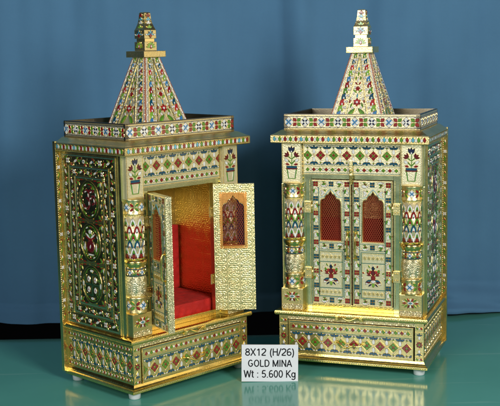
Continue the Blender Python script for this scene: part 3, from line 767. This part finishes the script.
def hinge_mesh(m):
    mb = MB(); mb.box(min(-1.45 * m, -.06 * m), max(-1.45 * m, -.06 * m), -.42, -.17, -1.05, 1.05, 'gold_grain', .06)
    mb.box(min(.08 * m, 1.25 * m), max(.08 * m, 1.25 * m), -.34, -.17, -.95, .95, 'gold_grain', .05)
    mb.lathe(0, -.3, [(0, -1.1), (.2, -1.1), (.2, 1.1), (0, 1.1)], 'gold_bright', 12, False)
    for x in (-.95, -.5, .7): 
        for z in (-.6, .6): mb.lathe(x * m, -.46, [(0, z - .1), (.1, z - .1), (.1, z + .1), (0, z + .1)], 'gold_bright', 8, False)
    return mb.mesh('hinge')
def pull_mesh(m):
    mb = MB(); x = 6.75 * m
    mb.tube([(x, -.2, 21.2), (x, -.75, 21.35), (x, -.95, 22.2), (x, -.95, 24.9), (x, -.75, 25.75), (x, -.2, 25.9)], [.16, .16, .19, .19, .16, .16], 'gold_bright', 10)
    for z in (21.1, 26.0): mb.patch(front(-.15), disc(x, z, .42, .5, 12), 'gold_bright', .14)
    return mb.mesh('door_pull')
def latch_mesh():
    mb = MB(); mb.box(-.36, .36, -9.0, -8.64, 35.75, 39.1, 'gold_grain', .1); mb.box(-.3, .3, -9.15, -8.9, 34.8, 36.6, 'gold_bright', .1)
    mb.lathe(0, -9.15, [(0, 36.9), (.28, 36.95), (.33, 37.2), (.28, 37.45), (0, 37.5)], 'gold_bright', 12, False); return mb.mesh('latch')

def lining_mesh():
    mb = MB(); x, yb, z0, z1 = 10.0, 5.0, 11.3, 36.4; t = .4
    mb.box(-x - t, -x, -7.28, yb, z0, z1, 'gold_lining', 0); mb.box(x, x + t, -7.28, yb, z0, z1, 'gold_lining', 0)
    mb.box(-x - t, x + t, yb, yb + t, z0, z1, 'gold_lining', 0); mb.box(-x - t, x + t, -7.28, yb + t, z1, z1 + t, 'gold_lining', 0)
    mb.box(-x - t, x + t, -7.28, yb + t, z0 - .02, z0 + .25, 'gold_bright', 0)
    return mb.mesh('inner_lining')
def seat_mesh():
    mb = MB()
    mb.box(-9.9, 9.6, -7.1, 4.9, 0, 2.75, 'red_velvet', .55); return mb.mesh('cushion')
def seatback_mesh():
    mb = MB(); mb.box(-9.9, 9.7, 3.9, 4.9, 2.77, 14.9, 'red_velvet', .3); return mb.mesh('backrest')

def cornice_mesh():
    mb = MB(); x, yf, yb = 14.45, -11.1, 8.45
    R = lambda d: (-x + d, x - d, yf + d, yb)
    mb.ring_profile([(R(.7), 42.2), (R(.1), 42.32), (R(0), 42.42), (R(0), 43.68), (R(.1), 43.8), (R(.5), 43.95), (R(1.5), 44.55), (R(1.9), 44.62)], 'gold_grain')
    fr = front(yf); drop_row(mb, fr, -14.2, 14.2, 43.08, 1.05)
    for v in (42.52, 43.62): mb.strip(fr, [(-14.4, v), (14.4, v)], .1, 'gold_pale', .09)
    for sx in (-1, 1):
        fr = flat((x * sx, -1.3, 0), (0, sx, 0), (0, 0, 1)); drop_row(mb, fr, -9.6, 9.6, 43.08, 1.05)
        for v in (42.52, 43.62): mb.strip(fr, [(-9.75, v), (9.7, v)], .1, 'gold_pale', .09)
    return mb.mesh('cornice')
def parapet_mesh():
    mb = MB(); x, y0, y1, z0, z1, t = 12.53, -8.97, 8.3, 44.6, 47.37, .45
    for (a, b, c, d) in ((-x, x, y0, y0 + t), (-x, x, y1 - t, y1), (-x, -x + t, y0 + t, y1 - t), (x - t, x, y0 + t, y1 - t)):
        mb.box(a, b, c, d, z0, z1, 'dark_edge', .05)
        mb.box(a + .02, b - .02, c + .02, d - .02, z1 - .05, z1 + .07, 'dark_edge', .03)
    faces = [(front(y0), x)] + [(flat((sx * x, (y0 + y1) / 2, 0), (0, sx, 0), (0, 0, 1)), (y1 - y0) / 2) for sx in (-1, 1)] + [(flat((0, y1, 0), (-1, 0, 0), (0, 0, 1)), x)]
    for fr, L in faces:
        mb.patch(fr, rect(-L + .03, L - .03, z0 + .02, z1 - .04), 'gold_white', .02)
        fr0 = fr; fr = lambda u, v, h, fr0=fr0: fr0(u, v, h + .02)
        flower_row(mb, fr, -L + .15, L - .15, 45.98, 2.05, 2.95, .25)
        for v, m_ in ((47.15, 'gold_sheet'), (46.98, 'navy'), (44.98, 'navy'), (44.8, 'gold_sheet')): mb.strip(fr, [(-L + .02, v), (L - .02, v)], .12, m_, .07)
    return mb.mesh('parapet')
def roof_mesh():
    mb = MB(); mb.box(-11.8, 11.8, -8.2, 7.55, 44.4, 44.75, 'gold_sheet', 0); return mb.mesh('roof')
def spire_mesh():
    mb = MB(); z0, z1 = 44.75, 58.19; a, b = (5.4, 5.75), (1.7, 1.7); cy = .16
    mb.frustum(a, z0, b, z1, 'gold_white', cy)
    def face(k):
        # corner directions of face k: 0 front, 1 right, 2 back, 3 left
        cs = [(-1, -1), (1, -1), (1, 1), (-1, 1)]; p, q = cs[k], cs[(k + 1) % 4]
        P0 = Vector((p[0] * a[0], cy + p[1] * a[1], z0)); Q0 = Vector((q[0] * a[0], cy + q[1] * a[1], z0))
        P1 = Vector((p[0] * b[0], cy + p[1] * b[1], z1)); Q1 = Vector((q[0] * b[0], cy + q[1] * b[1], z1))
        U = (Q0 - P0).normalized(); c0 = (P0 + Q0) / 2; c1 = (P1 + Q1) / 2; V = (c1 - c0); H = V.length; V.normalize(); Nn = U.cross(V)
        w0 = (Q0 - P0).length / 2; w1 = (Q1 - P1).length / 2
        return (lambda u, v, h: tuple(c0 + U * u + V * v + Nn * h)), w0, w1, H
    for k in range(4):
        fr, w0, w1, H = face(k); W_ = lambda v: w0 + (w1 - w0) * v / H
        bw = lambda v: .52 * W_(v) ** .5 * 1.05          # side band width
        for sx in (-1, 1):
            mb.beads(fr, (sx * (w0 - .1), 0), (sx * (w1 - .1), H), .3, .17, 'rust', .13)
            pts = [v * H / 12 for v in range(13)]
            mb.strip(fr, [(sx * (W_(v) - .32), v) for v in pts], .14, 'white', .08)
            mb.strip(fr, [(sx * (W_(v) - .35 - 2 * bw(v)), v) for v in pts], .24, 'gold_pale', .12)
            mb.beads(fr, (sx * (w0 - .7 - 2 * bw(0)), 0), (sx * max(.1, w1 - .6 - 2 * bw(H)), H), .28, .11, 'aqua_line', .1)
            v = .7; i = 0
            cols = ('red', 'blue', 'lime', 'bright_red', 'teal', 'green')
            while v < H - .6:
                f = bw(v); c = sx * (W_(v) - .34 - f); col = cols[(i + k) % 6]
                mb.patch(fr, petal(c - .3 * f, v, 62, 1.15 * f + .25, .62 * f), col, .09); mb.patch(fr, petal(c + .45 * f, v + .1, 128, .95 * f + .2, .5 * f), col, .09)
                mb.patch(fr, disc(c, v - .28, .46 * f, .24), 'white', .08); mb.patch(fr, petal(c - .75 * f, v + .5, 95, .5, .36 * f), 'white', .08); mb.patch(fr, petal(c + .8 * f, v + .55, 85, .5, .36 * f), 'white', .08); mb.patch(fr, petal(c + .1 * f, v + .1, 95, .5, .3 * f), 'white', .12)
                v += 1.12; i += 1
        # middle field: flower with leaf arch, small blooms above
        for t in range(8): mb.patch(fr, petal(0, 1.15, 45 * t, .85, .5), ('white', 'red')[t % 2], .09)
        mb.patch(fr, disc(0, 1.15, .28), 'bright_red', .13)
        for sx in (-1, 1):
            mb.patch(fr, petal(sx * 1.75, .75, 90 + sx * 20, 1.0, .45), 'sky', .08); mb.patch(fr, petal(sx * 1.35, .35, 90 + sx * 60, .8, .35), 'white', .08)
            mb.patch(fr, petal(sx * 1.75, 2.0, 90 + sx * 42, 2.2, .75), 'green', .1); mb.patch(fr, petal(sx * 1.3, 1.9, 90 + sx * 30, 1.6, .34), 'lime', .12)
            mb.patch(fr, petal(sx * 1.25, 3.7, 90 + sx * 25, 1.1, .34), 'green', .08); mb.patch(fr, petal(sx * .5, 3.4, 90 - sx * 45, .9, .4), 'white', .08)
            mb.patch(fr, petal(sx * .15, 6.5, 90 - sx * 48, .95, .34), 'lime', .08); mb.patch(fr, petal(sx * .1, 8.0, 90 - sx * 40, .7, .28), 'red', .08)
        for sx in (-1, 1):
            for u, v, aa, L_, w_, cc in ((.95, 5.0, 70, .8, .4, 'white'), (.75, 6.1, 110, .7, .34, 'white'), (2.2, 1.2, 75, .9, .42, 'white'), (.85, 2.6, 60, .7, .4, 'red'), (.55, 7.2, 100, .6, .3, 'white'), (.45, 8.9, 95, .7, .3, 'green'), (.35, 10.0, 95, .6, .26, 'white'), (1.9, 3.1, 80, .7, .36, 'white'), (1.35, 4.6, 95, .6, .3, 'red')):
                if u < W_(v) - .55 - 2 * bw(v): mb.patch(fr, petal(sx * u, v, aa if sx > 0 else 180 - aa, L_, w_), cc, .08)
        for t in range(6): mb.patch(fr, petal(0, 4.75, 60 * t + 30, .78, .48), ('bright_red', 'red')[t % 2], .1)
        mb.patch(fr, disc(0, 4.75, .25), 'white', .14); mb.patch(fr, petal(0, 5.4, 90, 1.0, .3), 'sky', .08)
        for t in range(5): mb.patch(fr, petal(0, 7.3, 72 * t + 18, .5, .32), 'red', .1)
        mb.patch(fr, petal(0, 8.4, 90, 1.0, .34), 'white', .08); mb.patch(fr, petal(0, 9.6, 90, .9, .28), 'green', .08); mb.patch(fr, disc(0, 11.0, .18, .3), 'sky', .08)
    return mb.mesh('spire')
def plate_mesh():
    mb = MB(); mb.box(-2.5, 2.5, -2.34, 2.66, 58.2, 59.3, 'gold_grain', .08); return mb.mesh('cap_plate')
def finial_mesh():
    mb = MB(); cy = .16
    mb.box(-1.4, 1.4, cy - 1.4, cy + 1.4, 59.32, 60.9, 'gold_pale', .08); mb.box(-1.12, 1.12, cy - 1.12, cy + 1.12, 60.85, 61.5, 'gold_sheet', .05)
    mb.box(-1.38, 1.38, cy - 1.38, cy + 1.38, 61.45, 63.0, 'gold_pale', .1)
    for (h0, z0), (h1, z1) in zip([(1.34, 62.95), (1.15, 63.4), (.92, 64.1), (.78, 64.9), (.7, 65.9), (.62, 66.05)], [(1.15, 63.4), (.92, 64.1), (.78, 64.9), (.7, 65.9), (.62, 66.05), (0.05, 66.12)]): mb.frustum((h0, h0), z0, (h1, h1), z1, 'gold_pale', cy)
    for k in range(4):
        U = ((1, 0, 0), (0, 1, 0), (-1, 0, 0), (0, -1, 0))[k]; Nn = ((0, -1), (1, 0), (0, 1), (-1, 0))[k]
        f = lambda r: flat((Nn[0] * r, cy + Nn[1] * r, 0), U, (0, 0, 1))
        fr = f(1.4)
        for t in range(7): mb.patch(fr, petal(0, 60.0, 30 * t - 0, .95 if t not in (0, 6) else 1.05, .34), 'lime', .09)
        mb.patch(fr, disc(0, 60.1, .32, .38), 'red', .14); mb.patch(fr, petal(0, 59.85, 90, .5, .3), 'white', .17)
        fr = f(1.38)
        for t in range(5): mb.patch(fr, petal(0, 62.2, 45 * t, .8, .34), 'sky' if t % 2 == 0 else 'teal', .09)
        for sx in (-1, 1): mb.patch(fr, petal(sx * .7, 62.0, 90 - sx * 60, .55, .3), 'white', .09)
        mb.patch(fr, lozenge(0, 61.98, .4, .42), 'red', .13)
        for z, r, c in ((63.55, 1.12, 'lime'), (64.3, .9, 'white'), (64.9, .82, 'sky'), (65.55, .78, 'red')):
            fr = f(r); mb.patch(fr, petal(0, z - .32, 90, .7, .5), c, .1)
            for sx in (-1, 1): mb.patch(fr, petal(sx * .12, z - .3, 90 - sx * 50, .55, .26), c, .09)
    return mb.mesh('finial')
def back_mesh():
    mb = MB(); mb.box(-14.5, 14.5, 8.42, 9.2, 2.2, 43.9, 'gold_sheet', .06)
    for sx in (-1, 1):
        fr = flat((13.98 * sx, 8.42, 0), (1, 0, 0), (0, 0, 1)); mb.beads(fr, (-.36, 11.6), (-.36, 42), .4, .11, 'gold_pale', .08)
        for i in range(20):
            z = 12.3 + 1.5 * i
            if i % 4 == 2:
                for t in range(4): mb.patch(fr, petal(.02, z, 90 * t + 45, .42, .3), 'white', .07)
            else:
                mb.patch(fr, petal(-.1, z - .45, 80, .9, .26), 'green', .06); mb.patch(fr, petal(.15, z + .1, 110, .7, .22), ('red', 'white', 'green')[i % 3], .06)
    return mb.mesh('back_panel')

ME = {}
def mesh_of(key, fn, *a):
    if key not in ME: ME[key] = fn(*a)
    return ME[key]

def temple_cabinet(label, loc, rz, open_left, open_right, seat_label):
    t = bpy.data.objects.new('temple_cabinet', None); COL.objects.link(t); t.empty_display_size = .05
    t.location = Vector(loc) * S; t.rotation_euler = (0, 0, rz)
    tag(t, label, 'temple cabinet', 'gold enamelled temple cabinets')
    P = lambda name, key, fn, *a, **k: link(name, mesh_of(key, fn, *a), k.get('parent', t), k.get('loc', (0, 0, 0)), k.get('rz', 0))
    for sx in (-1, 1):
        for y in (-9.0, 7.2): P('foot', 'foot', foot_mesh, loc=(12.45 * sx, y, 0))
    P('base', 'base', base_mesh)
    P('base_moulding', 'mould_low', moulding, 1.8, 3.2, False, 'base_moulding'); P('base_moulding', 'mould_up', moulding, 10.2, 11.18, True, 'base_moulding')
    d = P('drawer', 'drawer', drawer_mesh); P('handle', 'handle', handle_mesh, parent=d)
    P('catch', 'catch', catch_mesh)
    o = P('side_panel', 'side_l', side_panel, False); P('side_panel', 'side_r', side_panel, True)
    P('back_panel', 'back', back_mesh); P('front_frame', 'front', front_mesh); P('lintel', 'lintel', lintel_mesh)
    for sx in (-1, 1):
        p = P('pillar', 'pillar', pillar_mesh, loc=(10.95 * sx, 0, 0)); P('pedestal', 'pedestal', pedestal_mesh, parent=p, loc=(.1 * sx, 0, 0)); P('plant_panel', 'plant', plant_panel_mesh, parent=p, loc=(.09 * sx, 0, 0))
    P('inner_lining', 'lining', lining_mesh)
    for m, ang, nm in ((1, -open_left, 'l'), (-1, open_right, 'r')):
        dr = P('door', 'door' + nm, door_mesh, m, loc=(-7.5 * m, -8.45, 0), rz=ang)
        P('grille', 'grille' + nm, grille_mesh, m, parent=dr); P('door_pull', 'pull' + nm, pull_mesh, m, parent=dr)
        for z in (30.4, 18.1): P('hinge', 'hinge' + nm, hinge_mesh, m, loc=(-7.5 * m, -8.3, z))
    if open_left == 0: P('latch', 'latch', latch_mesh)
    P('cornice', 'cornice', cornice_mesh); P('parapet', 'parapet', parapet_mesh); P('roof', 'roof', roof_mesh)
    s = P('spire', 'spire', spire_mesh); P('cap_plate', 'plate', plate_mesh, parent=s); P('finial', 'finial', finial_mesh, parent=s)
    # velvet seat: lies loose inside, so it is a thing of its own
    e = bpy.data.objects.new('velvet_seat', None); COL.objects.link(e); e.empty_display_size = .05
    w = Matrix.Translation(Vector(loc) * S) @ Matrix.Rotation(rz, 4, 'Z') @ Matrix.Translation(Vector((0, 0, 11.57)) * S)
    e.matrix_world = w; tag(e, seat_label, 'cushion', 'red velvet seats inside the cabinets')
    link('cushion', mesh_of('seat', seat_mesh), e); link('backrest', mesh_of('seatback', seatback_mesh), e)
    return t

temple_cabinet('gold enamelled temple cabinet with its two doors standing open, red velvet inside', (-17.869, 22.883, 0), .781, radians(107), radians(135), 'red velvet seat seen through the open doors of the open gold cabinet')
temple_cabinet('gold enamelled temple cabinet with both doors shut and latched', (21.286, 31.004, 0), -.341, 0, 0, 'red velvet seat behind the mesh windows of the shut gold cabinet')

# ------------------------------------------------------------------ price sign
sg = MB(); sg.box(-5.05, 5.05, 0, .35, .1, 6.75, 'card_white', .05)
card = tag(link('sign_card', sg.mesh('sign_card'), None, (2.92, 15.7, .36), radians(0)), 'small white placard with black lettering standing between the cabinets', 'sign')
card.rotation_euler = (radians(-4), radians(1.3), 0)
def arc(cx, cy, rx, ry, a0, a1, n=14):
    return [(cx + rx * cos(radians(a0 + (a1 - a0) * i / n)), cy + ry * sin(radians(a0 + (a1 - a0) * i / n))) for i in range(n + 1)]
# narrow sans letters as pen strokes: (advance, strokes); height 1
GL = {
 '8': (.52, [arc(.26, .74, .165, .19, 90, 450, 22), arc(.26, .28, .19, .22, 90, 450, 22)]),
 'X': (.56, [[(.05, 0), (.51, 1)], [(.05, 1), (.51, 0)]]),
 '1': (.50, [[(.12, .76), (.22, .82), (.30, .96), (.30, 0)]]),
 '2': (.52, [arc(.26, .72, .19, .22, 165, -25) + [(.36, .48), (.12, .2), (.07, .06), (.46, .06)]]),
 ' ': (.27, []), '(': (.30, [arc(.34, .38, .21, .64, 110, 250)]), ')': (.30, [arc(-.04, .38, .21, .64, 70, -70)]),
 'H': (.60, [[(.1, 0), (.1, 1)], [(.5, 0), (.5, 1)], [(.1, .53), (.5, .53)]]),
 '/': (.28, [[(.0, -.02), (.27, 1.02)]]),
 '6': (.52, [arc(.26, .30, .18, .24, 90, 450, 22), arc(.29, .55, .21, .39, 60, 200)]),
 'G': (.64, [arc(.32, .5, .23, .44, 45, 335) + [(.53, .45), (.34, .45)]]),
 'O': (.64, [arc(.32, .5, .23, .44, 90, 450, 26)]), 'L': (.50, [[(.1, 1), (.1, .06), (.47, .06)]]),
 'D': (.60, [[(.1, .06), (.1, .94), (.28, .94)] + arc(.28, .5, .24, .44, 80, -80) + [(.28, .06), (.06, .06)]]),
 'M': (.72, [[(.1, 0), (.1, .97)], [(.1, .95), (.36, .05), (.62, .95)], [(.62, .97), (.62, 0)]]),
 'I': (.24, [[(.12, 0), (.12, 1)]]), 'N': (.60, [[(.1, 0), (.1, 1)], [(.1, .96), (.5, .04)], [(.5, 0), (.5, 1)]]),
 'A': (.58, [[(.04, 0), (.29, .97), (.54, 0)], [(.13, .32), (.45, .32)]]),
 'W': (.80, [[(.04, 1), (.21, .03), (.40, .93), (.59, .03), (.76, 1)]]),
 't': (.30, [[(.14, .93), (.14, .15), (.18, .06), (.29, .06)], [(.02, .68), (.28, .68)]]),
 ':': (.26, [[(.13, 0), (.13, .13)], [(.13, .54), (.13, .67)]]), '.': (.26, [[(.13, 0), (.13, .13)]]),
 '5': (.52, [[(.44, .94), (.14, .94), (.10, .5)] + arc(.255, .32, .19, .26, 130, -150)]),
 '0': (.52, [arc(.26, .5, .18, .44, 90, 450, 26)]),
 'K': (.58, [[(.1, 0), (.1, 1)], [(.52, 1), (.12, .42)], [(.22, .56), (.55, 0)]]),
 'g': (.52, [arc(.25, .38, .17, .28, 90, 450, 20), [(.43, .7), (.43, -.08)] + arc(.25, -.06, .18, .17, -5, -160)]),
}
def letters(txt, z, h, width):
    mb = MB(); tot = sum(GL[c][0] for c in txt); k = width / tot; u = -width / 2
    fr = flat((0, 0, 0), (1, 0, 0), (0, 0, 1))
    for ch in txt:
        adv, st = GL[ch]
        for q in st:
            P = [(u + x * k, z + y * h) for x, y in q]; run = [P[0]]
            for i in range(1, len(P)):
                run.append(P[i])
                if i < len(P) - 1:
                    a0 = atan2(P[i][1] - P[i - 1][1], P[i][0] - P[i - 1][0]); a1 = atan2(P[i + 1][1] - P[i][1], P[i + 1][0] - P[i][0])
                    if abs((a1 - a0 + pi) % (2 * pi) - pi) > .7: mb.strip(fr, run, .25, 'ink_black', .012 + .004 * (i % 3)); run = [P[i]]
            mb.strip(fr, run, .25, 'ink_black', .011)
        u += adv * k
    return link('lettering', mb.mesh('lettering'), card)
letters('8X12 (H/26)', 4.78, 1.32, 8.9); letters('GOLD MINA', 2.78, 1.28, 7.9); letters('Wt : 5.600 Kg', .82, 1.36, 9.3)
